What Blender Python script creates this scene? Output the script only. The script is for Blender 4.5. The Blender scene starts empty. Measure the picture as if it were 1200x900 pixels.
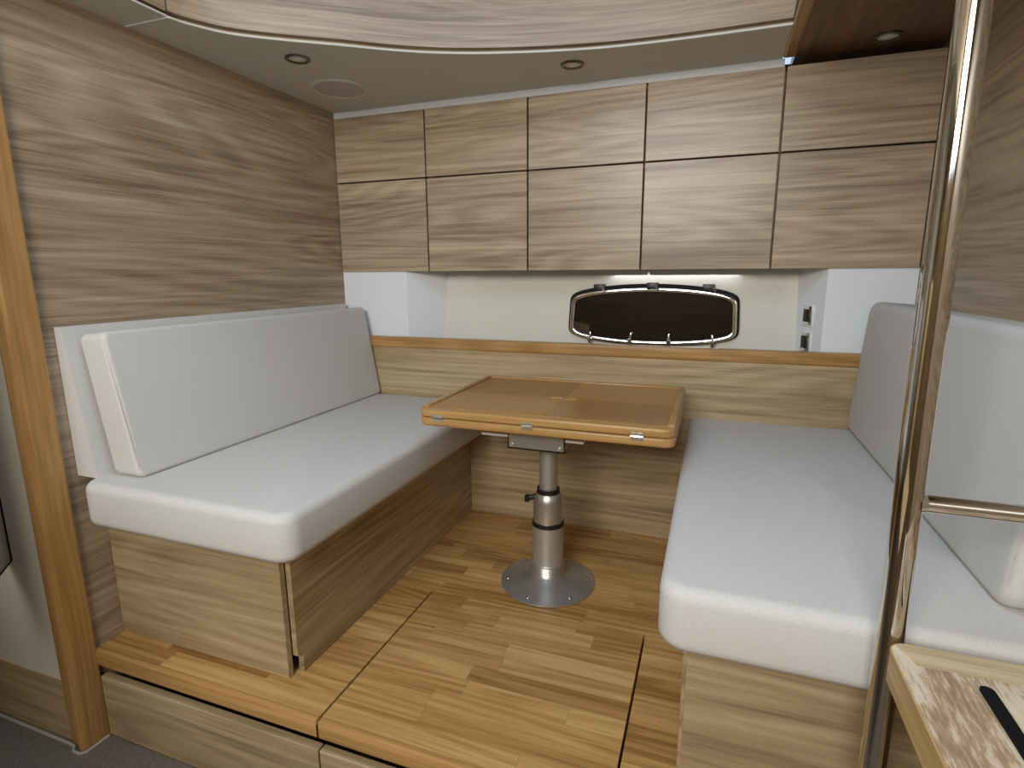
import bpy, bmesh, math, random
from mathutils import Vector, Matrix

# ------------------------------------------------------------------ camera
scene = bpy.context.scene
COL = scene.collection
cam_d = bpy.data.cameras.new('camera')
cam = bpy.data.objects.new('camera', cam_d)
COL.objects.link(cam)
yaw, pit, rol = (math.radians(a) for a in (19.884, -11.227, -0.3129))
fw = Vector((-math.sin(yaw) * math.cos(pit), math.cos(yaw) * math.cos(pit), math.sin(pit)))
rt = Vector((math.cos(yaw), math.sin(yaw), 0))
up = rt.cross(fw)
Rv = rt * math.cos(rol) + up * math.sin(rol)
Uv = up * math.cos(rol) - rt * math.sin(rol)
M = Matrix((Rv, Uv, -fw)).transposed().to_4x4()
M.translation = Vector((1.5592, -2.0837, 1.0121))
cam.matrix_world = M
cam_d.sensor_width = 36.0
cam_d.lens = 649.86 / 1200 * 36.0
cam_d.clip_start = 0.02
scene.camera = cam

# ------------------------------------------------------------------ light
scene.view_settings.view_transform = 'Standard'
scene.view_settings.look = 'None'
scene.view_settings.gamma = 1.0
scene.view_settings.use_curve_mapping = False
scene.view_settings.exposure = 0.1

world = bpy.data.worlds.new('sky')
scene.world = world
world.use_nodes = True
wn = world.node_tree.nodes
wn['Background'].inputs[0].default_value = (0.62, 0.78, 1.0, 1)
wn['Background'].inputs[1].default_value = 0.9


def area(name, loc, target, sx, sy, power, color):
    d = bpy.data.lights.new(name, 'AREA')
    d.shape = 'RECTANGLE'
    d.size, d.size_y = sx, sy
    d.energy = power
    d.color = color
    o = bpy.data.objects.new(name, d)
    COL.objects.link(o)
    o.location = loc
    o.rotation_euler = (Vector(target) - Vector(loc)).to_track_quat('-Z', 'Y').to_euler()
    return o


# daylight entering by the companionway (behind) and the roof hatch (above)
area('companionway_daylight_offscreen', (1.15, -3.44, 1.78), (1.08, -0.4, 0.75), 1.25, 0.62, 52, (1.0, 0.97, 0.91))
area('roof_hatch_daylight_offscreen', (1.15, -1.45, 2.16), (1.3, -1.2, 0.0), 0.9, 0.8, 9, (0.5, 0.72, 1.0))


# ------------------------------------------------------------------ helpers
def lin(h):
    h = h.lstrip('#')
    c = [int(h[i:i + 2], 16) / 255 for i in (0, 2, 4)]
    return tuple(x / 12.92 if x <= .04045 else ((x + .055) / 1.055) ** 2.4 for x in c) + (1,)


MATS = {}


def new_mat(name):
    m = bpy.data.materials.new(name)
    m.use_nodes = True
    nt = m.node_tree
    return m, nt, nt.nodes['Principled BSDF']


def nd(nt, typ, **kw):
    n = nt.nodes.new(typ)
    for k, v in kw.items():
        setattr(n, k, v)
    return n


def math_node(nt, op, a, b=None, clamp=False):
    n = nd(nt, 'ShaderNodeMath', operation=op, use_clamp=clamp)
    for i, v in enumerate((a, b)):
        if v is None:
            continue
        if isinstance(v, (int, float)):
            n.inputs[i].default_value = v
        else:
            nt.links.new(v, n.inputs[i])
    return n.outputs[0]


def wood(name, cols, axis, rough=0.42, s=1.0, ring=0.10, var=0.0, bump=0.05, broad=.42, fine=.6, rot=0.0, flat=False):
    """laminate / timber grain running along the given world axis"""
    m, nt, b = new_mat(name)
    L = nt.links
    geo = nd(nt, 'ShaderNodeNewGeometry')
    info = nd(nt, 'ShaderNodeObjectInfo')
    comb = nd(nt, 'ShaderNodeCombineXYZ')
    for i, k in enumerate((17.3, 9.1, 13.7)):
        L.new(math_node(nt, 'MULTIPLY', info.outputs['Random'], k), comb.inputs[i])
    add = nd(nt, 'ShaderNodeVectorMath', operation='ADD')
    L.new(geo.outputs['Position'], add.inputs[0])
    L.new(comb.outputs[0], add.inputs[1])
    if rot:
        vr = nd(nt, 'ShaderNodeVectorRotate', rotation_type='Z_AXIS')
        vr.inputs['Angle'].default_value = rot
        L.new(add.outputs[0], vr.inputs['Vector'])
        src = vr.outputs[0]
    else:
        src = add.outputs[0]

    def noise(along, across, detail, dist=0.0, rgh=.5):
        mp = nd(nt, 'ShaderNodeMapping')
        sc = [across * s] * 3
        sc['xyz'.index(axis)] = along * s
        if flat:
            sc[1] = along * s
        mp.inputs['Scale'].default_value = sc
        L.new(src, mp.inputs['Vector'])
        n = nd(nt, 'ShaderNodeTexNoise')
        n.inputs['Scale'].default_value = 1.0
        n.inputs['Detail'].default_value = detail
        n.inputs['Roughness'].default_value = rgh
        n.inputs['Distortion'].default_value = dist
        L.new(mp.outputs[0], n.inputs['Vector'])
        return n.outputs['Fac']
    A = noise(.55, 13, 3, 0.25)
    G = noise(0.45, 5.0, 1.2, 0.15)
    F = noise(1.6, 75, 4, 0.15, .65)
    P = noise(9, 380, 2)
    ringv = math_node(nt, 'MULTIPLY_ADD', math_node(nt, 'SINE', math_node(nt, 'MULTIPLY', G, 110.0)), 0.5)
    nt.nodes[-1].inputs[2].default_value = 0.5
    fac = math_node(nt, 'MULTIPLY', A, broad)
    fac = math_node(nt, 'ADD', fac, math_node(nt, 'MULTIPLY', ringv, ring))
    fac = math_node(nt, 'ADD', fac, math_node(nt, 'MULTIPLY', F, fine))
    fac = math_node(nt, 'ADD', fac, math_node(nt, 'MULTIPLY', P, .26))
    if var:
        r2 = math_node(nt, 'FRACT', math_node(nt, 'MULTIPLY', info.outputs['Random'], 7.77))
        fac = math_node(nt, 'ADD', fac, math_node(nt, 'MULTIPLY', math_node(nt, 'SUBTRACT', r2, .5), var))
    mean = .5 * (broad + ring + fine + .26)
    ramp = nd(nt, 'ShaderNodeValToRGB')
    cr = ramp.color_ramp
    cr.elements[0].position = max(0, mean - .19)
    cr.elements[0].color = lin(cols[0])
    cr.elements[1].position = min(1, mean + .19)
    cr.elements[1].color = lin(cols[2])
    e = cr.elements.new(mean)
    e.color = lin(cols[1])
    L.new(fac, ramp.inputs[0])
    L.new(ramp.outputs[0], b.inputs['Base Color'])
    b.inputs['Roughness'].default_value = rough
    b.inputs['Specular IOR Level'].default_value = .4
    if bump:
        bp = nd(nt, 'ShaderNodeBump')
        bp.inputs['Strength'].default_value = bump
        bp.inputs['Distance'].default_value = .001
        L.new(F, bp.inputs['Height'])
        L.new(bp.outputs[0], b.inputs['Normal'])
    MATS[name] = m
    return m


def plain(name, col, rough=.5, metal=0.0, spec=.5, noise=0.0, nscale=40, bump=0.0, coat=0.0):
    m, nt, b = new_mat(name)
    b.inputs['Base Color'].default_value = lin(col)
    b.inputs['Roughness'].default_value = rough
    b.inputs['Metallic'].default_value = metal
    b.inputs['Specular IOR Level'].default_value = spec
    b.inputs['Coat Weight'].default_value = coat
    b.inputs['Coat Roughness'].default_value = .05
    if noise or bump:
        geo = nd(nt, 'ShaderNodeNewGeometry')
        n = nd(nt, 'ShaderNodeTexNoise')
        n.inputs['Scale'].default_value = nscale
        n.inputs['Detail'].default_value = 4
        nt.links.new(geo.outputs['Position'], n.inputs['Vector'])
        if noise:
            r = nd(nt, 'ShaderNodeValToRGB')
            c = lin(col)
            r.color_ramp.elements[0].position = .3
            r.color_ramp.elements[1].position = .7
            r.color_ramp.elements[0].color = tuple(x * (1 - noise) for x in c[:3]) + (1,)
            r.color_ramp.elements[1].color = tuple(min(1, x * (1 + noise)) for x in c[:3]) + (1,)
            nt.links.new(n.outputs['Fac'], r.inputs[0])
            nt.links.new(r.outputs[0], b.inputs['Base Color'])
        if bump:
            bp = nd(nt, 'ShaderNodeBump')
            bp.inputs['Strength'].default_value = bump
            bp.inputs['Distance'].default_value = .002
            nt.links.new(n.outputs['Fac'], bp.inputs['Height'])
            nt.links.new(bp.outputs[0], b.inputs['Normal'])
    MATS[name] = m
    return m


OAK = ('#7a6650', '#a08c73', '#bba88e')
OAKB = ('#837052', '#a8926f', '#bfaa88')
TEAK = ('#8d6838', '#ab824e', '#bd9561')
wood('oak_x', OAK, 'x', rough=.33)
wood('oak_facing', OAK, 'x', rough=.33, ring=.05, flat=True)
wood('oak_y', OAK, 'y', rough=.38, broad=.34)
wood('oak_base_x', OAKB, 'x', rough=.4)
wood('oak_base_y', OAKB, 'y', rough=.4)
wood('headliner_wood', ('#4a3422', '#6b4d33', '#7d5f42'), 'y', rough=.3)
wood('teak_x', TEAK, 'x', rough=.35, ring=.12)
wood('teak_y', TEAK, 'y', rough=.3, ring=.12)
wood('teak_z', TEAK, 'z', rough=.3, ring=.06, broad=.3)
wood('stave_wood', ('#8e6636', '#b28a52', '#cba56c'), 'x', rough=.36, ring=.12, var=.24, broad=.35)
wood('nosing_wood', ('#9c7440', '#b98e56', '#caa26a'), 'x', rough=.36, ring=.05)
wood('table_edge_x', ('#95703f', '#ae8652', '#be9763'), 'x', rough=.3, ring=.08)
wood('table_edge_y', ('#95703f', '#ae8652', '#be9763'), 'y', rough=.3, ring=.08)
wood('table_veneer_a', ('#93672f', '#a87839', '#b68646'), 'x', rough=.28, ring=.05, broad=.25, fine=.2)
wood('table_veneer_b', ('#83582a', '#986a33', '#a6783e'), 'y', rough=.28, ring=.05, broad=.25, fine=.2)
wood('table_inlay', ('#b98a4c', '#c6985a', '#d2a668'), 'x', rough=.28, ring=.05, broad=.25, fine=.2)
plain('fabric', '#cccac6', .92, spec=.12, noise=.075, nscale=420, bump=.35)
plain('seam_fabric', '#cbc8c1', .92, spec=.15)
plain('cream', '#cbc9be', .55, spec=.4)
plain('white_gloss', '#dfe3e6', .3, spec=.5)
plain('gelcoat', '#d9d8cc', .12, spec=.6, coat=.6)
plain('steel', '#d3d1cc', .06, metal=1.0)
plain('chrome', '#e4e4e2', .08, metal=1.0)
plain('aluminium', '#c4c3bd', .42, metal=.75)
plain('aluminium_plate', '#b9b9b8', .36, metal=.8)
plain('brushed_ring', '#cfcdc7', .3, metal=.85)
plain('black_plastic', '#1a1917', .4)
plain('black_rubber', '#0b0c0e', .55, spec=.15)
plain('dark_chrome', '#77746c', .18, metal=1.0)
plain('nylon', '#e6e3da', .5)
plain('tinted_glass', '#06080c', .03, spec=.9, coat=.5)
plain('lamp_lens', '#e2e1da', .15, spec=.6)
plain('speaker_grille', '#bab7ad', .6)
plain('carpet', '#6d645d', .95, spec=.05, noise=.25, nscale=260, bump=.8)
plain('carpet_binding', '#a29a90', .9, spec=.1)
plain('painted_white', '#d0cbbf', .5)
wood('worn_band', ('#a89270', '#c9b58f', '#d8c7a5'), 'x', rough=.5, ring=.08)
wood('step_edge_wood', ('#a5834f', '#c7a46c', '#d6b683'), 'y', rough=.45, ring=.08)


def worn_step():
    m, nt, b = new_mat('worn_step')
    L = nt.links
    geo = nd(nt, 'ShaderNodeNewGeometry')

    def noise(sc, scale, det, rgh=.6):
        mp = nd(nt, 'ShaderNodeMapping')
        mp.inputs['Scale'].default_value = sc
        L.new(geo.outputs['Position'], mp.inputs['Vector'])
        n = nd(nt, 'ShaderNodeTexNoise')
        n.inputs['Scale'].default_value = scale
        n.inputs['Detail'].default_value = det
        n.inputs['Roughness'].default_value = rgh
        L.new(mp.outputs[0], n.inputs['Vector'])
        return n.outputs['Fac']
    big = noise((26, 9, 1), 1.0, 3)
    streak = noise((260, 30, 1), 1.0, 3, .7)
    fac = math_node(nt, 'ADD', math_node(nt, 'MULTIPLY', big, .62), math_node(nt, 'MULTIPLY', streak, .5))
    r = nd(nt, 'ShaderNodeValToRGB')
    e = r.color_ramp.elements
    e[0].position, e[0].color = .44, lin('#9a7d60')
    e[1].position, e[1].color = .66, lin('#d9cbb4')
    n = e.new(.53)
    n.color = lin('#b39a7c')
    n = e.new(.57)
    n.color = lin('#cdbca2')
    L.new(fac, r.inputs[0])
    L.new(r.outputs[0], b.inputs['Base Color'])
    b.inputs['Roughness'].default_value = .6
    MATS['worn_step'] = m


worn_step()


# ---- mesh helpers (world coordinates; obj() moves the origin to the parent's base)
def box(bm, x0, x1, y0, y1, z0, z1):
    vs = [bm.verts.new(p) for p in ((x0, y0, z0), (x1, y0, z0), (x1, y1, z0), (x0, y1, z0),
                                    (x0, y0, z1), (x1, y0, z1), (x1, y1, z1), (x0, y1, z1))]
    for f in ((3, 2, 1, 0), (4, 5, 6, 7), (0, 1, 5, 4), (1, 2, 6, 5), (2, 3, 7, 6), (3, 0, 4, 7)):
        bm.faces.new([vs[i] for i in f])
    return vs


def prism(bm, poly, axis, a, b):
    def pt(p, h):
        return {'x': (h, p[0], p[1]), 'y': (p[0], h, p[1]), 'z': (p[0], p[1], h)}[axis]
    lo = [bm.verts.new(pt(p, a)) for p in poly]
    hi = [bm.verts.new(pt(p, b)) for p in poly]
    n = len(poly)
    bm.faces.new(lo[::-1])
    bm.faces.new(hi)
    for i in range(n):
        bm.faces.new((lo[i], lo[(i + 1) % n], hi[(i + 1) % n], hi[i]))


def tube(bm, pts, r, n=12, cap=True, closed=False):
    pts = [Vector(p) for p in pts]
    rings = []
    N = len(pts)
    ref = None
    for i, p in enumerate(pts):
        if closed:
            d = pts[(i + 1) % N] - pts[i - 1]
        else:
            d = pts[min(i + 1, N - 1)] - pts[max(i - 1, 0)]
        d.normalize()
        if ref is None:
            ref = Vector((0, 0, 1)) if abs(d.z) < .9 else Vector((1, 0, 0))
        u = (ref - d * ref.dot(d)).normalized()
        w = d.cross(u)
        ref = u
        rr = r[i] if isinstance(r, (list, tuple)) else r
        rings.append([bm.verts.new(p + (u * math.cos(2 * math.pi * k / n) + w * math.sin(2 * math.pi * k / n)) * rr) for k in range(n)])
    for i in range(N if closed else N - 1):
        a, b = rings[i], rings[(i + 1) % N]
        for k in range(n):
            bm.faces.new((a[k], a[(k + 1) % n], b[(k + 1) % n], b[k]))
    if cap and not closed:
        bm.faces.new(rings[0][::-1])
        bm.faces.new(rings[-1])


def lathe(bm, prof, cx, cy, n=48):
    """profile [(r, z)], closed on the axis when r == 0"""
    rings = []
    for r, z in prof:
        if r <= 1e-6:
            rings.append([bm.verts.new((cx, cy, z))])
        else:
            rings.append([bm.verts.new((cx + r * math.cos(2 * math.pi * k / n), cy + r * math.sin(2 * math.pi * k / n), z)) for k in range(n)])
    for a, b in zip(rings, rings[1:]):
        for k in range(n):
            k2 = (k + 1) % n
            if len(a) == 1 and len(b) == 1:
                continue
            if len(a) == 1:
                bm.faces.new((a[0], b[k2], b[k]))
            elif len(b) == 1:
                bm.faces.new((a[k], a[k2], b[0]))
            else:
                bm.faces.new((a[k], a[k2], b[k2], b[k]))


def bevel(bm, r, seg=2, edges=None):
    bmesh.ops.remove_doubles(bm, verts=bm.verts, dist=1e-6)
    bmesh.ops.bevel(bm, geom=edges or list(bm.edges), offset=r, segments=seg, profile=.5, affect='EDGES', clamp_overlap=True)


def obj(name, bm, mat, parent=None, smooth=False, origin=None, auto=None):
    bmesh.ops.recalc_face_normals(bm, faces=bm.faces)
    me = bpy.data.meshes.new(name)
    if parent is not None:
        off = parent['_o']
        base = Vector(off)
    else:
        vs = [v.co for v in bm.verts]
        if origin is None:
            base = Vector(((min(v.x for v in vs) + max(v.x for v in vs)) / 2, (min(v.y for v in vs) + max(v.y for v in vs)) / 2, min(v.z for v in vs)))
        else:
            base = Vector(origin)
    bmesh.ops.translate(bm, verts=bm.verts, vec=-base)
    bm.to_mesh(me)
    bm.free()
    me.materials.append(MATS[mat])
    if smooth:
        for p in me.polygons:
            p.use_smooth = True
        try:
            me.set_sharp_from_angle(angle=math.radians(auto or 40))
        except Exception:
            pass
    o = bpy.data.objects.new(name, me)
    COL.objects.link(o)
    if parent is not None:
        o.parent = parent
    else:
        o.location = base
    o['_o'] = tuple(base)
    return o


def thing(name, loc, label, cat, group=None):
    o = bpy.data.objects.new(name, None)
    COL.objects.link(o)
    o.location = loc
    o.empty_display_size = .1
    o['_o'] = tuple(loc)
    return tag(o, label, cat, group)


def tag(o, label, cat=None, group=None):
    o['label'] = label
    if cat:
        o['category'] = cat
    if group:
        o['group'] = group
    return o


def struct(o, label=None):
    o['kind'] = 'structure'
    if label:
        o['label'] = label
    return o


def sbox(name, dims, mat, parent=None, bev=0.0, seg=2, smooth=False):
    bm = bmesh.new()
    box(bm, *dims)
    if bev:
        bevel(bm, bev, seg)
    return obj(name, bm, mat, parent, smooth=smooth or bev > .004)


# ------------------------------------------------------------------ measured layout (metres)
XR = 2.162          # right bulkhead
ZF = -0.267         # carpet level
ZC = 1.680          # low ceiling
ZROOF = 2.15
YP = -1.199         # platform front edge
YAFT = -3.4
XPORT = -1.2

# ------------------------------------------------------------------ the setting
fl = struct(sbox('floor', (XPORT, 2.6, YAFT, 0.2, ZF - .03, ZF), 'carpet'), 'dark grey-brown carpet of the lower cabin floor')
bm = bmesh.new()
tube(bm, [(-.9, -1.262, ZF + .003), (-.06, -1.262, ZF + .003), (-.03, -1.264, ZF + .003), (-.016, -1.276, ZF + .003), (.008, -1.276, ZF + .003), (.021, -1.266, ZF + .003), (.022, -1.205, ZF + .003)], .0045, 8)
obj('carpet_binding', bm, 'carpet_binding', fl, smooth=True)

wl = struct(sbox('wall_left', (-.04, 0.0, -1.19, .25, ZF, ZC + .06), 'oak_y'), 'tall dark oak laminate partition beside the bench')
wr = struct(sbox('wall_right', (XR, XR + .04, YAFT, .25, ZF, ZROOF), 'oak_y'), 'oak laminate bulkhead behind the backrest')
# lower back panel and its teak rail
wb = struct(sbox('wall_back', (0.0, XR, 0.0, .02, -.04, .704), 'oak_base_x'), 'pale oak laminate panel behind the table')
bm = bmesh.new()
box(bm, 0.0, XR, -.008, .034, .704, .747)
bevel(bm, .004, 3)
struct(obj('trim_1', bm, 'teak_x', smooth=True), 'orange teak rail along the top of the back panel')
# white niche ends, splayed cheeks, hull side
bm = bmesh.new()
prism(bm, [(0, .03), (.318, .03), (.463, .19), (.463, .24), (0, .24)], 'z', .66, 1.026)
for f in bm.faces:
    pass
niche_l = struct(obj('wall_niche_end', bm, 'white_gloss'), 'white painted end of the window niche beside the partition')
bm = bmesh.new()
prism(bm, [(XR, .03), (1.909, .03), (1.828, .19), (1.828, .24), (XR, .24)], 'z', .66, 1.026)
niche_r = struct(obj('wall_niche_end', bm, 'white_gloss'), 'white painted end of the window niche with two switches')
for n, (xa, xb) in ((niche_l, (.319, .4645)), (niche_r, (1.9085, 1.8275))):
    bm = bmesh.new()
    s = 1 if xb > xa else -1
    prism(bm, [(xa, .0302), (xb, .190), (xb - s * .004, .194), (xa - s * .004, .034)], 'z', .70, 1.025)
    obj('niche_cheek', bm, 'white_gloss', n)


def hull_y(z):
    return .17 + .07 * (z - 1.02)


bm = bmesh.new()
prism(bm, [(hull_y(.62), .62), (hull_y(1.72), 1.72), (hull_y(1.72) + .03, 1.72), (hull_y(.62) + .03, .62)], 'x', .40, 1.87)
struct(obj('wall_hull', bm, 'gelcoat'), 'glossy cream hull side inside the window niche')
struct(sbox('trim_2', (0.0, XR, .02, .24, .62, .66), 'gelcoat'), 'cream bottom of the window niche')

# low cream ceiling with the curved edge of the raised roof
curve = [(.158, -.862), (.172, -.815), (.224, -.731), (.33, -.645), (.471, -.55), (.58, -.472), (.681, -.412), (.78, -.367), (.876, -.333),
         (1.02, -.292), (1.18, -.259), (1.30, -.246), (1.427, -.239), (1.57, -.236), (1.717, -.235)]
cp = [(.150, -.90)] + curve + [(1.86, -.235)]
smooth_curve = []
for i in range(1, len(cp) - 2):
    p0, p1, p2, p3 = (Vector(q) for q in cp[i - 1:i + 3])
    for k in range(4):
        u = k / 4
        q = .5 * (2 * p1 + (p2 - p0) * u + (2 * p0 - 5 * p1 + 4 * p2 - p3) * u * u + (3 * p1 - p0 - 3 * p2 + p3) * u ** 3)
        smooth_curve.append((q.x, q.y))
curve = smooth_curve + [curve[-1]]
bm = bmesh.new()
prism(bm, [(-.0, -.862)] + curve + [(1.717, .06), (-.0, .06)], 'z', ZC, ZC + .005)
cl = struct(obj('ceiling', bm, 'cream'), 'low cream ceiling panel above the overhead lockers')
bm = bmesh.new()
prism(bm, [(XPORT, YAFT), (.158, YAFT), (.158, -.866), (-.04, -.866), (XPORT, -.866)], 'z', ZC + .001, ZC + .006)
obj('ceiling_panel', bm, 'cream', cl)
bm = bmesh.new()
tube(bm, [(x, y + .003, ZC + .002) for x, y in curve], .003, 8)
obj('ceiling_lip', bm, 'cream', cl, smooth=True)
bm = bmesh.new()
tube(bm, [(0, -.864, ZC + .002), (.158, -.864, ZC + .002)], .003, 8)
obj('ceiling_joint', bm, 'white_gloss', cl, smooth=True)


def strip(path, z0, z1, off, mat, name, parent=None):
    """vertical band following a plan path, with thickness on its outer side"""
    bm = bmesh.new()
    P = [Vector((x, y)) for x, y in path]
    nrm = []
    for i in range(len(P)):
        d = (P[min(i + 1, len(P) - 1)] - P[max(i - 1, 0)]).normalized()
        nrm.append(Vector((-d.y, d.x)))
    a = [[bm.verts.new((p.x + n.x * o, p.y + n.y * o, z)) for o, z in ((off, z0), (off, z1), (off + .02, z1), (off + .02, z0))] for p, n in zip(P, nrm)]
    for r, q in zip(a, a[1:]):
        for k in range(4):
            bm.faces.new((r[k], r[(k + 1) % 4], q[(k + 1) % 4], q[k]))
    bm.faces.new(a[0][::-1])
    bm.faces.new(a[-1])
    return obj(name, bm, mat, parent, smooth=True)


tr3 = struct(strip(curve, ZC + .018, ZROOF, .002, 'oak_facing', 'trim_3'), 'curved oak facing below the raised roof')
strip(curve, ZC + .004, ZC + .03, .023, 'oak_facing', 'backing_strip', tr3)
struct(sbox('trim_4', (.138, .158, YAFT, -.868, ZC + .014, ZROOF), 'oak_y'), 'straight oak facing along the side of the raised roof')
struct(sbox('trim_5', (1.717, 1.737, YAFT, -.236, ZC + .012, ZROOF), 'oak_y'), 'straight oak facing above the dark wooden ceiling')
# dark wooden ceiling panel
hl = struct(sbox('ceiling_headliner', (1.752, XR, YAFT, .15, ZC, ZC + .03), 'headliner_wood'), 'dark brown wooden ceiling panel over the bench')
bm = bmesh.new()
box(bm, 1.717, 1.754, YAFT, .018, ZC - .004, ZC + .03)
bevel(bm, .006, 3)
obj('edge_trim', bm, 'teak_y', hl, smooth=True)
struct(sbox('trim_6', (0.0, 1.725, .03, .06, 1.6555, ZC), 'white_gloss'), 'narrow cream filler between lockers and ceiling')
struct(sbox('trim_7', (1.725, XR, .125, .15, 1.6555, ZC + .01), 'headliner_wood'), 'wooden back of the open slot above the lockers')
# high roof with an open hatch, aft bulkhead with the companionway opening (behind the camera)
bm = bmesh.new()
HX0, HX1, HY0, HY1 = .5, 1.6, -1.9, -1.0
box(bm, XPORT, HX0, YAFT, .2, ZROOF, ZROOF + .03)
box(bm, HX1, 2.6, YAFT, .2, ZROOF, ZROOF + .03)
box(bm, HX0, HX1, YAFT, HY0, ZROOF, ZROOF + .03)
box(bm, HX0, HX1, HY1, .2, ZROOF, ZROOF + .03)
struct(obj('ceiling_roof', bm, 'cream'), 'raised cream roof with an open hatch')
bm = bmesh.new()
box(bm, XPORT, .5, YAFT - .03, YAFT, ZF, ZROOF)
box(bm, 1.8, 2.6, YAFT - .03, YAFT, ZF, ZROOF)
box(bm, .5, 1.8, YAFT - .03, YAFT, ZF, 1.4)
struct(obj('wall_aft', bm, 'oak_base_x'), 'oak aft bulkhead with the companionway opening')
struct(sbox('wall_passage', (XPORT - .03, XPORT, YAFT, -1.2, ZF, ZROOF), 'painted_white'), 'painted side of the passage')
struct(sbox('shade_block_tall', (-.35, .45, -2.9, -2.2, ZF, .95), 'oak_base_y'), 'unseen block added to shade the foot of the teak post')  # added out of view, keeps daylight off the lower corner by the post
struct(sbox('shade_block_low', (.45, 1.28, -2.65, -2.0, ZF, .24), 'oak_base_y'), 'unseen low block added to shade the drawer fronts')  # added behind the camera only to darken the drawer fronts
# white bulkhead left of the post, with its kick board
struct(sbox('wall_bulkhead', (XPORT, -.04, -1.245, -1.215, -.08, ZC + .02), 'painted_white'), 'off-white bulkhead beside the teak post')
struct(sbox('baseboard_left', (XPORT, -.04, -1.249, -1.215, ZF, -.08), 'oak_base_x'), 'wooden kick board under the white bulkhead')

# ------------------------------------------------------------------ raised platform of floor panels
random.seed(4)
unit = bpy.data.meshes.new('stave')
bm = bmesh.new()
box(bm, -.5, .5, -.5, .5, -1, 0)
bm.to_mesh(unit)
bm.free()
unit.materials.append(MATS['stave_wood'])


def floor_panel(x0, x1, y0, y1, label, nose, xs=None, rowseed=0):
    t = thing('floor_panel', ((x0 + x1) / 2, (y0 + y1) / 2, -.044), label, 'floor panel', None)
    rng = random.Random(rowseed)
    sbox('panel_core', (x0, x1, y0, y1, -.044, -.0125), 'stave_wood', t)
    ys = y0
    if nose:
        bm = bmesh.new()
        box(bm, x0, x1, y0 - .0005, y0 + .016, -.044, 0.0)
        bevel(bm, .0025, 2)
        obj('nosing', bm, 'nosing_wood', t, smooth=True)
        ys = y0 + .0165
    rows = max(1, round((y1 - ys) / .056))
    w = (y1 - ys) / rows
    for r in range(rows):
        x = x0
        first = True
        while x < x1 - 1e-4:
            ln = rng.uniform(.22, .5) * (rng.uniform(.3, 1) if first else 1)
            first = False
            xe = x + ln
            if x1 - xe < .09:
                xe = x1
            o = bpy.data.objects.new('stave', unit)
            COL.objects.link(o)
            o.parent = t
            o.location = ((x + xe) / 2 - (x0 + x1) / 2, ys + (r + .5) * w - (y0 + y1) / 2, .044)
            o.scale = (xe - x - .0005, w - .0005, .012)
            x = xe
    return t


g = .0028
floor_panel(.004, .754 - g, YP, -.625 - g, 'honey oak floor panel around the front of the double-cushioned bench', True, rowseed=1)
floor_panel(.754 + g, 1.431 - g, YP, -.625 - g, 'lift-out oak floor panel with pale wear marks in front of pedestal', True, rowseed=2)
floor_panel(1.431 + g, XR - .002, YP, -.625 - g, 'narrow oak floor panel running under the single-backrest bench', True, rowseed=3)
floor_panel(.004, XR - .002, -.625 + .001, -.001, 'oak floor panel carrying the table pedestal', False, rowseed=5)
# dark void behind drawers
struct(sbox('trim_8', (.0, XR, -.95, -.05, ZF, -.046), 'oak_base_x'), 'carcass under the raised floor')


def drawer(x0, x1, label):
    bm = bmesh.new()
    box(bm, x0, x1, -1.202, -1.180, ZF + .004, -.076)
    bevel(bm, .0015, 1)
    o = obj('drawer_front', bm, 'oak_base_x')
    tag(o, label, 'drawer', 'drawers under the raised floor')


drawer(.022, .7525, 'long oak drawer front under the floor edge, beside the teak post')
drawer(.7575, 1.429, 'oak drawer front under the lift-out floor panel')
drawer(1.434, XR - .004, 'oak drawer front below the single-backrest bench')

# ------------------------------------------------------------------ overhead lockers
xs = [.0, .432, .865, 1.298, 1.731, XR]
ZL, ZM, ZT = 1.025, 1.396, 1.654
which = ['oak overhead locker set against the tall dark partition',
         'oak overhead locker second from the tall dark partition',
         'middle oak overhead locker, above the near end of the dark window',
         'oak overhead locker above the far end of the dark window',
         'oak overhead locker under the dark wooden ceiling, behind the steel pole']
which[2] = 'oak overhead locker third from the tall dark partition, middle of the row'
which[3] = 'oak overhead locker fourth from the tall dark partition, over the dark window'
for i in range(5):
    x0, x1 = xs[i], xs[i + 1]
    t = thing('overhead_locker', ((x0 + x1) / 2, .09, ZL), which[i], 'locker', 'overhead lockers')
    bm = bmesh.new()          # hollow carcass: sides and shelf stand back from the door joints
    box(bm, x0 + .001, x0 + .016, .080, .158, ZL + .002, ZT)
    box(bm, x1 - .016, x1 - .001, .080, .158, ZL + .002, ZT)
    box(bm, x0 + .016, x1 - .016, .150, .158, ZL + .002, ZT)
    box(bm, x0 + .006, x1 - .006, .043, .158, ZL + .002, ZL + .016)
    box(bm, x0 + .006, x1 - .006, .043, .158, ZT - .014, ZT)
    box(bm, x0 + .016, x1 - .016, .080, .150, ZM - .008, ZM + .008)
    obj('body', bm, 'oak_base_x', t)
    for za, zb in ((ZL, ZM - .003), (ZM + .003, ZT)):
        bm = bmesh.new()
        box(bm, x0 + .0033, x1 - .0033, .022, .043, za, zb)
        bevel(bm, .001, 1)
        obj('locker_door', bm, 'oak_x', t)


# ------------------------------------------------------------------ cushions
def hexa(bm, pts):
    vs = [bm.verts.new(p) for p in pts]
    for f in ((3, 2, 1, 0), (4, 5, 6, 7), (0, 1, 5, 4), (1, 2, 6, 5), (2, 3, 7, 6), (3, 0, 4, 7)):
        bm.faces.new([vs[i] for i in f])


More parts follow.
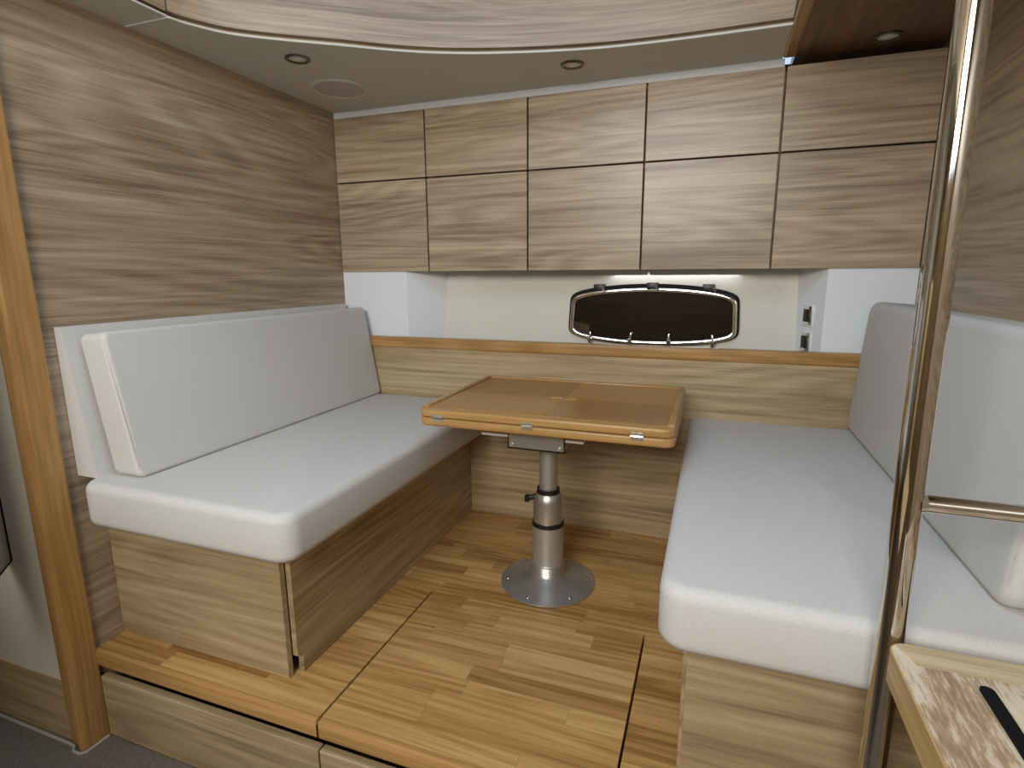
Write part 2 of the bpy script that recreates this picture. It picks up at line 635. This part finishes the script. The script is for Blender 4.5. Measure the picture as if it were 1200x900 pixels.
def cushion(name, pts, r, label, rc=None, cat='cushion', puff=.004, seam=None):
    """pts: 8 corners; r edge radius; rc: bigger radius on chosen vertical/side edges"""
    bm = bmesh.new()
    hexa(bm, pts)
    if rc:
        ed = [e for e in bm.edges if rc[1](e)]
        bevel(bm, rc[0], 6, ed)
    bmesh.ops.bevel(bm, geom=[e for e in bm.edges if len(e.link_faces) == 2 and e.calc_face_angle(0) > .6], offset=r, segments=5, profile=.5, affect='EDGES', clamp_overlap=True)
    o = obj(name, bm, 'fabric', smooth=True, auto=60)
    tag(o, label, cat)
    if seam:
        for path in seam:
            bm = bmesh.new()
            tube(bm, path, .0008, 6)
            obj('seam', bm, 'seam_fabric', o, smooth=True)
    return o


def vert_edge(e):
    d = e.verts[0].co - e.verts[1].co
    return abs(d.z) > .9 * d.length


ZS0, ZS1 = .374, .495


def seat_corners(x0, x1, y0, y1):
    return [(x0, y0, ZS0), (x1, y0, ZS0), (x1, y1, ZS0), (x0, y1, ZS0), (x0, y0, ZS1), (x1, y0, ZS1), (x1, y1, ZS1), (x0, y1, ZS1)]


def near_front(e):
    return vert_edge(e) and e.verts[0].co.y < -1.0


cushion('seat_cushion', seat_corners(.048, .715, -1.2, -.002), .024,
        'thick off-white seat cushion under two stacked back cushions', (.05, near_front),
        seam=[[(.102, -1.1993, ZS1 - .026), (.66, -1.1993, ZS1 - .026)]])
cushion('seat_cushion', seat_corners(1.50, XR - .004, -1.205, -.002), .024,
        'thick off-white seat cushion behind the steel pole', (.05, near_front),
        seam=[[(1.55, -1.2035, ZS1 - .024), (XR - .03, -1.2035, ZS1 - .024)]])

# bench by the partition: wedge cushion against the wall, thick cushion leaning on it
zt = .872
zw = .887
cushion('wedge_cushion', [(.002, -1.163, ZS1), (.080, -1.163, ZS1), (.080, -.004, ZS1), (.002, -.004, ZS1),
                          (.002, -1.163, zw), (.024, -1.163, zw), (.024, -.004, zw), (.002, -.004, zw)], .006,
        'thin wedge-shaped off-white back cushion standing against the partition')


def end_edge(e):
    d = e.verts[0].co - e.verts[1].co
    return abs(d.x) > .6 * d.length


cushion('back_cushion', [(.098, -1.133, ZS1), (.193, -1.133, ZS1), (.193, -.010, ZS1), (.098, -.010, ZS1),
                         (.036, -1.133, zt - .006), (.128, -1.133, zt + .004), (.128, -.010, zt + .004), (.036, -.010, zt - .006)], .012,
        'thick rectangular off-white back cushion leaning in front of the wedge cushion', (.022, end_edge),
        seam=[[(.190, -1.131, ZS1 + .03), (.128, -1.131, zt - .03)]])
cushion('back_cushion', [(2.0, -1.115, ZS1), (XR - .004, -1.115, ZS1), (XR - .004, -.006, ZS1), (2.0, -.006, ZS1),
                         (2.03, -1.115, .922), (XR - .004, -1.115, .912), (XR - .004, -.006, .912), (2.03, -.006, .922)], .022,
        'deep off-white backrest cushion behind the steel pole', (.045, end_edge),
        seam=[[(2.006, -1.108, ZS1 + .05), (2.03, -1.108, .88)]])

# ------------------------------------------------------------------ bench bases
t = thing('bench_base', (.3, -.55, 0), 'oak bench base under the double-cushioned seat', 'bench')
sbox('front_panel', (.002, .598, -1.110, -1.092, .001, ZS0), 'oak_base_x', t, bev=.001, seg=1)
bm = bmesh.new()
prism(bm, [(-1.092, .058), (-1.074, .058), (-1.074, .001), (-.001, .001), (-.001, ZS0), (-1.092, ZS0)], 'x', .601, .616)
obj('side_panel', bm, 'oak_base_y', t)
sbox('seat_board', (.002, .598, -1.09, -.001, ZS0 - .018, ZS0), 'oak_base_x', t)
t = thing('bench_base', (1.86, -.55, 0), 'oak bench base behind the steel pole', 'bench')
sbox('front_panel', (1.552, XR - .003, -1.105, -1.087, .001, ZS0), 'oak_base_x', t, bev=.001, seg=1)
sbox('side_panel', (1.545, 1.562, -1.085, -.001, .001, ZS0), 'oak_base_y', t)
sbox('seat_board', (1.565, XR - .003, -1.085, -.001, ZS0 - .018, ZS0), 'oak_base_x', t)

# ------------------------------------------------------------------ table
TX0, TX1, TY0, TY1, TZ0, TZ1 = .748, 1.487, -.670, -.114, .570, .626
PX, PY = 1.091, -.448
t = thing('pedestal_table', (PX, PY, 0), 'folding varnished wood table on an aluminium pedestal between the benches', 'table')


def slab(name, z0, z1, mat, rnd=.03, bev=.006, inset=0.0):
    bm = bmesh.new()
    box(bm, TX0 + inset, TX1 - inset, TY0 + inset, TY1 - inset, z0, z1)
    bevel(bm, rnd, 6, [e for e in bm.edges if vert_edge(e)])
    bmesh.ops.bevel(bm, geom=[e for e in bm.edges if e.calc_face_angle(0) > .6], offset=bev, segments=3, profile=.5, affect='EDGES', clamp_overlap=True)
    return obj(name, bm, mat, t, smooth=True)


zmid = (TZ0 + TZ1) / 2 - .002
low = slab('lower_leaf', TZ0, zmid - .0008, 'table_edge_x')
upl = slab('upper_leaf', zmid + .0008, TZ1 - .006, 'table_edge_x', bev=.005)
zt_ = TZ1 - .006
# front border is flush, the other three borders stand proud as low fiddles
fid = .022
zv = zt_ + .0015


def part(name, dims, mat, parent, bev=.002):
    bm = bmesh.new()
    box(bm, *dims)
    if bev:
        bevel(bm, bev, 2)
    return obj(name, bm, mat, parent, smooth=True)


part('fiddle', (TX0 + .003, TX0 + fid, TY0 + .03, TY1 - .012, zt_ - .002, TZ1), 'table_edge_y', upl)
part('fiddle', (TX1 - fid, TX1 - .003, TY0 + .03, TY1 - .012, zt_ - .002, TZ1), 'table_edge_y', upl)
part('fiddle', (TX0 + .012, TX1 - .012, TY1 - fid, TY1 - .003, zt_ - .002, TZ1), 'table_edge_x', upl)
mx, my = (TX0 + TX1) / 2 + .01, (TY0 + TY1) / 2 - .01
ix0, ix1, iy0, iy1 = TX0 + fid + .001, TX1 - fid - .001, TY0 + .035, TY1 - fid - .001
for k, (a, b, c, d, mt) in enumerate(((ix0, mx, my, iy1, 'table_veneer_b'), (mx, ix1, my, iy1, 'table_veneer_a'),
                                      (ix0, mx, iy0, my, 'table_veneer_a'), (mx, ix1, iy0, my, 'table_veneer_b'))):
    part('veneer_panel', (a + .0003, b - .0003, c + .0003, d - .0003, zt_ - .002, zv), mt, upl, 0)
part('inlay', (mx - .042, mx + .004, my - .008, my + .012, zt_ - .001, zv + .0006), 'table_inlay', upl, 0)
part('inlay', (mx - .004, mx + .042, my - .018, my + .004, zt_ - .001, zv + .0006), 'table_inlay', upl, 0)
# three hinges across the seam on the front edge
for hx in (.816, 1.092, 1.392):
    bm = bmesh.new()
    for zz in (zmid - .010, zmid + .0025):
        for xx in (-.0145, .0035):
            box(bm, hx + xx, hx + xx + .011, TY0 - .0022, TY0 + .002, zz, zz + .0075)
    box(bm, hx - .016, hx + .016, TY0 - .0012, TY0 + .002, zmid - .0105, zmid + .0105)
    h = obj('hinge', bm, 'brushed_ring', t)
    bm = bmesh.new()
    tube(bm, [(hx - .016, TY0 - .002, zmid), (hx + .016, TY0 - .002, zmid)], .003, 8)
    obj('pin', bm, 'chrome', h, smooth=True)
# sliding bracket under the table
bm = bmesh.new()
prism(bm, [(1.003, .499), (1.178, .499), (1.178, TZ0), (1.003, TZ0)], 'y', -.585, -.583)
box(bm, 1.003, 1.178, -.585, -.33, TZ0 - .004, TZ0)
box(bm, 1.003, 1.006, -.585, -.33, .499, TZ0)
box(bm, 1.175, 1.178, -.585, -.33, .499, TZ0)
box(bm, 1.003, 1.178, -.585, -.33, .499, .503)
br = obj('bracket', bm, 'brushed_ring', t)
br['label'] = 'polished steel slide bracket'
for xa, xb in ((.915, 1.003), (1.178, 1.232)):
    bm = bmesh.new()
    box(bm, xa, xb, -.580, -.36, .531, .539)
    bevel(bm, .001, 1)
    obj('slide_bar', bm, 'nylon', br)
    # bolt plates tying the bars to the table
    bm = bmesh.new()
    c = (xa + xb) / 2
    box(bm, c - .012, c + .012, -.52, -.40, .538, TZ0)
    obj('bar_mount', bm, 'chrome', br)
for xx in (1.016, 1.162):
    bm = bmesh.new()
    tube(bm, [(xx, -.5835, .511), (xx, -.589, .511)], .005, 10)
    obj('bolt', bm, 'aluminium', br, smooth=True)
# pedestal
bm = bmesh.new()
lathe(bm, [(0, .18), (.030, .18), (.030, .500), (0, .500)], PX, PY)
obj('inner_tube', bm, 'aluminium', t, smooth=True)
bm = bmesh.new()
lathe(bm, [(.031, .330), (.036, .334), (.038, .318), (.036, .300), (.031, .298)], PX, PY)
obj('collar_ring', bm, 'black_plastic', t, smooth=True)
bm = bmesh.new()
lathe(bm, [(.031, .305), (.038, .318), (.046, .306), (.0485, .285), (.049, .222), (.031, .218)], PX, PY)
cl_ = obj('clamp_collar', bm, 'brushed_ring', t, smooth=True)
bm = bmesh.new()
tube(bm, [(PX - .035, PY - .012, .303), (PX - .062, PY - .02, .297)], [.010, .008], 10)
box(bm, PX - .072, PX - .058, PY - .03, PY - .014, .286, .306)
obj('clamp_lever', bm, 'black_plastic', cl_)
bm = bmesh.new()
lathe(bm, [(.031, .222), (.052, .222), (.053, .208), (.031, .205)], PX, PY)
obj('collar_ring', bm, 'black_plastic', t, smooth=True)
bm = bmesh.new()
lathe(bm, [(.031, .211), (.051, .210), (.0515, .07), (.031, .068)], PX, PY)
obj('outer_tube', bm, 'aluminium', t, smooth=True)
bm = bmesh.new()
prof = [(.031, .078), (.055, .078)]
for k in range(5):
    z = .074 - k * .007
    prof += [(.0565, z), (.0545, z - .0035)]
prof += [(.058, .036), (.058, .026), (.031, .026)]
lathe(bm, prof, PX, PY)
obj('threaded_socket', bm, 'brushed_ring', t, smooth=True)
bm = bmesh.new()
lathe(bm, [(0, .0), (.152, .0), (.156, .003), (.155, .008), (.10, .018), (.066, .026), (.058, .034), (.05, .036), (0, .036)], PX, PY, 72)
bpn = obj('base_plate', bm, 'aluminium_plate', t, smooth=True)
for k in range(6):
    a = math.radians(18 + 60 * k)
    cx, cy = PX + .133 * math.cos(a), PY + .133 * math.sin(a)
    bm = bmesh.new()
    lathe(bm, [(0, .007), (.0065, .007), (.0065, .0135), (.004, .0155), (0, .016)], cx, cy, 14)
    obj('screw', bm, 'chrome', bpn, smooth=True)

# ------------------------------------------------------------------ portlight in the hull
t = thing('portlight', (1.328, hull_y(.735), .735), 'oval dark-glazed chrome portlight set in the cream hull side', 'window')


def hp(x, z, d=0.0):
    """point on the hull side, d in front of it"""
    return (x, hull_y(z) - d, z)


def oval(grow, n=96, up_shift=0.0):
    cx, cz = 1.328, .846 + up_shift
    pts = []
    hw, hh = .315 + grow, .108 + grow
    ex = 9.0
    for k in range(n):
        a = 2 * math.pi * k / n
        c, s = math.cos(a), math.sin(a)
        r = (abs(c) ** ex + abs(s) ** ex) ** (-1 / ex)
        x, z = c * r, s * r
        zz = hh * z * (1 - .27 * x * x)
        pts.append((cx + hw * x * (1 - .02 * (z * .5 + .5)), cz + zz))
    return pts


def ring(bm, o, i, d0, d1):
    """flat ring between two outlines, standing from d0 to d1 proud of the hull"""
    n = len(o)
    q = [[bm.verts.new(hp(*p, d)) for p in L_] for L_, d in ((o, d0), (o, d1), (i, d1), (i, d0))]
    for j in range(4):
        a, b = q[j], q[(j + 1) % 4]
        for k in range(n):
            bm.faces.new((a[k], a[(k + 1) % n], b[(k + 1) % n], b[k]))


bm = bmesh.new()
ring(bm, oval(.012, up_shift=.006), oval(-.012, up_shift=.006), 0, .012)
obj('gasket', bm, 'black_rubber', t)
bm = bmesh.new()
ring(bm, oval(.003), oval(-.012), .004, .026)
bevel(bm, .004, 3, [e for e in bm.edges if e.calc_face_angle(0) > 1.0])
obj('frame', bm, 'chrome', t, smooth=True)
bm = bmesh.new()
o = oval(-.010)
f0 = [bm.verts.new(hp(*p, .004)) for p in o]
f1 = [bm.verts.new(hp(*p, .016)) for p in o]
bm.faces.new(f0[::-1])
bm.faces.new(f1)
for k in range(len(o)):
    bm.faces.new((f0[k], f0[(k + 1) % len(o)], f1[(k + 1) % len(o)], f1[k]))
obj('glass_pane', bm, 'tinted_glass', t)
for hx in (1.126, 1.332, 1.538):
    bm = bmesh.new()
    y = hull_y(.96)
    zc = .958 if hx != 1.332 else .964
    box(bm, hx - .022, hx + .022, y - .030, y + .002, zc - .014, zc + .012)
    bevel(bm, .003, 2)
    h = obj('hinge', bm, 'black_plastic', t, smooth=True)
    bm = bmesh.new()
    tube(bm, [(hx + .014, y - .030, zc + .008), (hx + .016, y - .034, zc - .006), (hx + .024, y - .034, zc - .014)], .0045, 8)
    obj('hinge_arm', bm, 'chrome', h, smooth=True)
for hx, lean in ((1.095, .004), (1.255, .005), (1.403, .0), (1.563, -.002)):
    y = hull_y(.755)
    bm = bmesh.new()
    tube(bm, [(hx, y - .010, .752), (hx, y - .034, .752)], .009, 10)
    tube(bm, [(hx, y - .032, .740), (hx + lean * .5, y - .036, .757), (hx + lean, y - .033, .782)], [.006, .0055, .0035], 10)
    obj('latch', bm, 'chrome', t, smooth=True)

# switches on the splayed cheek
dirv = Vector((-.068, .134, 0)).normalized()
nrmv = Vector((-dirv.y, dirv.x, 0))
for zc, lab in ((.864, 'chrome-rimmed rocker switch, upper of two in the window niche'), (.772, 'chrome-rimmed rocker switch just above the teak rail')):
    c = Vector((1.874, .100, zc))
    t = thing('rocker_switch', c, lab, 'switch', 'switches in the window niche')

    def plate(name, w, h, d0, d1, mat, parent, dz=0):
        bm = bmesh.new()
        vs = []
        for d in (d0, d1):
            for a, b in ((-w, -h), (w, -h), (w, h), (-w, h)):
                p = c + dirv * a + nrmv * d + Vector((0, 0, b + dz))
                vs.append(bm.verts.new(p))
        for f in ((0, 1, 2, 3), (7, 6, 5, 4), (0, 4, 5, 1), (1, 5, 6, 2), (2, 6, 7, 3), (3, 7, 4, 0)):
            bm.faces.new([vs[i] for i in f])
        bevel(bm, .002, 2)
        return obj(name, bm, mat, parent, smooth=True)
    pl = plate('wall_plate', .029, .038, -.002, .005, 'white_gloss', t)
    plate('bezel', .024, .033, .004, .008, 'chrome', t)
    plate('rocker', .015, .022, .006, .012, 'black_plastic', t)


# ------------------------------------------------------------------ ceiling fittings
def downlight(x, y, label, z=ZC):
    t = thing('downlight', (x, y, z - .006), label, 'ceiling light', 'recessed downlights')
    bm = bmesh.new()
    lathe(bm, [(.026, z + .002), (.039, z + .002), (.039, z - .003), (.034, z - .006), (.027, z - .004), (.026, z + .002)], x, y, 40)
    obj('bezel', bm, 'dark_chrome', t, smooth=True)
    bm = bmesh.new()
    lathe(bm, [(.0265, z - .0015), (.020, z - .001), (.018, z - .004), (.008, z - .0055), (0, z - .006)], x, y, 32)
    obj('lens', bm, 'lamp_lens', t, smooth=True)


downlight(.281, -.515, 'small chrome recessed downlight beside the round ceiling speaker')
downlight(1.079, -.160, 'small chrome recessed downlight in the narrow middle of the cream ceiling')
downlight(1.985, -.052, 'small chrome recessed downlight in the dark wooden ceiling')
t = thing('ceiling_speaker', (.221, -.226, ZC - .005), 'round flush cream speaker in the ceiling above the partition corner', 'speaker')
bm = bmesh.new()
lathe(bm, [(.088, ZC + .001), (.105, ZC + .001), (.104, ZC - .003), (.096, ZC - .0055), (.088, ZC - .002), (.088, ZC + .001)], .221, -.226, 56)
obj('rim', bm, 'cream', t, smooth=True)
bm = bmesh.new()
lathe(bm, [(.090, ZC - .0015), (.084, ZC - .0035), (.05, ZC - .0045), (0, ZC - .005)], .221, -.226, 48)
obj('grille', bm, 'speaker_grille', t, smooth=True)

# ------------------------------------------------------------------ teak post at the partition end, door leaf
t = thing('corner_post', (-.02, -1.22, ZF), 'tall rounded orange teak post capping the partition end', 'post')
bm = bmesh.new()
box(bm, -.012, .014, -1.268, -1.198, ZF, ZC + .02)
bevel(bm, .011, 5, [e for e in bm.edges if vert_edge(e) and e.verts[0].co.y < -1.25])
obj('post_body', bm, 'teak_z', t, smooth=True)
bm = bmesh.new()
box(bm, -.054, -.013, -1.256, -1.210, ZF, ZC + .02)
bevel(bm, .004, 3, [e for e in bm.edges if vert_edge(e)])
obj('jamb_strip', bm, 'teak_z', t, smooth=True)
bm = bmesh.new()
box(bm, -.0565, -.0535, -1.252, -1.238, .56, .63)
obj('strike_plate', bm, 'chrome', t)

dl = thing('door_leaf', (-.17, -1.27, .26), 'off-white cabin door standing ajar beside the teak post', 'door')
a = Vector((-.178, -1.252, 0))
d = Vector((.71, -.704, 0))
n = Vector((.704, .71, 0))
bm = bmesh.new()
vs = []
for z in (.262, 1.66):
    for k, l in ((0, 0), (0, .42), (-.022, .42), (-.022, 0)):
        p = a + d * l + n * k
        vs.append(bm.verts.new((p.x, p.y, z)))
for f in ((3, 2, 1, 0), (4, 5, 6, 7), (0, 1, 5, 4), (1, 2, 6, 5), (2, 3, 7, 6), (3, 0, 4, 7)):
    bm.faces.new([vs[i] for i in f])
bevel(bm, .003, 2)
obj('door_panel', bm, 'painted_white', dl, smooth=True)
bm = bmesh.new()
p0, p1 = a + d * .42 + n * .001, a + n * .001
tube(bm, [(p0.x, p0.y, .262), (p1.x, p1.y, .262), (p1.x, p1.y, 1.66)], .0025, 6)
obj('door_seal', bm, 'black_rubber', dl)

# ------------------------------------------------------------------ steel pole and rail
t = thing('handrail_pole', (1.825, -1.25, ZF), 'polished steel pole with a side rail, standing before the bench', 'pole')


def pole_x(z):
    return 1.822 - .007 * (z - .306)


bm = bmesh.new()
tube(bm, [(pole_x(z), -1.25, z) for z in (ZF, .5, 1.2, ZC + .002)], .0175, 40)
obj('pole', bm, 'steel', t, smooth=True)
bm = bmesh.new()
tube(bm, [(pole_x(.71) + .006, -1.25, .711), (1.98, -1.25, .711), (XR, -1.25, .711)], .0118, 28)
obj('side_rail', bm, 'steel', t, smooth=True)
bm = bmesh.new()
tube(bm, [(pole_x(.71) + .012, -1.25, .711), (pole_x(.71) + .020, -1.25, .711)], [.0150, .0125], 28)
obj('weld_collar', bm, 'steel', t, smooth=True)
bm = bmesh.new()
lathe(bm, [(0, ZF), (.04, ZF), (.04, ZF + .006), (.02, ZF + .012), (0, ZF + .012)], pole_x(ZF), -1.25, 32)
obj('base_flange', bm, 'steel', t, smooth=True)

# ------------------------------------------------------------------ worn step in the foreground
SX0, SY1, SZ = 1.810, -1.270, .515
t = thing('companionway_step', (2.0, -1.45, ZF), 'worn pale wooden step with a black anti-slip strip beside the steel pole', 'step')
bm = bmesh.new()
box(bm, SX0, XR - .002, -1.66, SY1, SZ - .046, SZ - .0006)
ed = [e for e in bm.edges if vert_edge(e) and e.verts[0].co.x < 1.9 and e.verts[0].co.y > -1.5]
bevel(bm, .024, 6, ed)
obj('tread', bm, 'step_edge_wood', t, smooth=True, auto=30)
bm = bmesh.new()
r = .022
arc = [(SX0 + .002 + r - r * math.cos(a_), SY1 - .002 - r + r * math.sin(a_)) for a_ in [math.radians(10 * k) for k in range(0, 6)]]
prism(bm, [(XR - .004, -1.658), (SX0 + .002, -1.658)] + arc + [(1.834, -1.316), (XR - .004, -1.312)], 'z', SZ - .004, SZ)
top = obj('tread_surface', bm, 'worn_step', t)
top['label'] = 'worn laminate top with pale scuffs'
bm = bmesh.new()
arc2 = [(SX0 + .002 + r - r * math.cos(a_), SY1 - .002 - r + r * math.sin(a_)) for a_ in [math.radians(10 * k) for k in range(5, 10)]]
prism(bm, arc2 + [(XR - .004, SY1 - .002), (XR - .004, -1.3125), (1.834, -1.3165)], 'z', SZ - .004, SZ + .0004)
obj('edge_band', bm, 'worn_band', t)
bm = bmesh.new()
pts = [(1.8975 + .0078 * math.cos(math.radians(a_)), -1.343 + .0078 * math.sin(math.radians(a_))) for a_ in range(0, 181, 20)]
prism(bm, pts + [(1.8897, -1.62), (1.9053, -1.62)], 'z', SZ - .002, SZ + .003)
obj('anti_slip_strip', bm, 'black_rubber', t)
sbox('step_carcass', (1.95, XR - .002, -1.64, -1.34, ZF, SZ - .044), 'oak_base_y', t)

for o in bpy.data.objects:
    if '_o' in o:
        del o['_o']
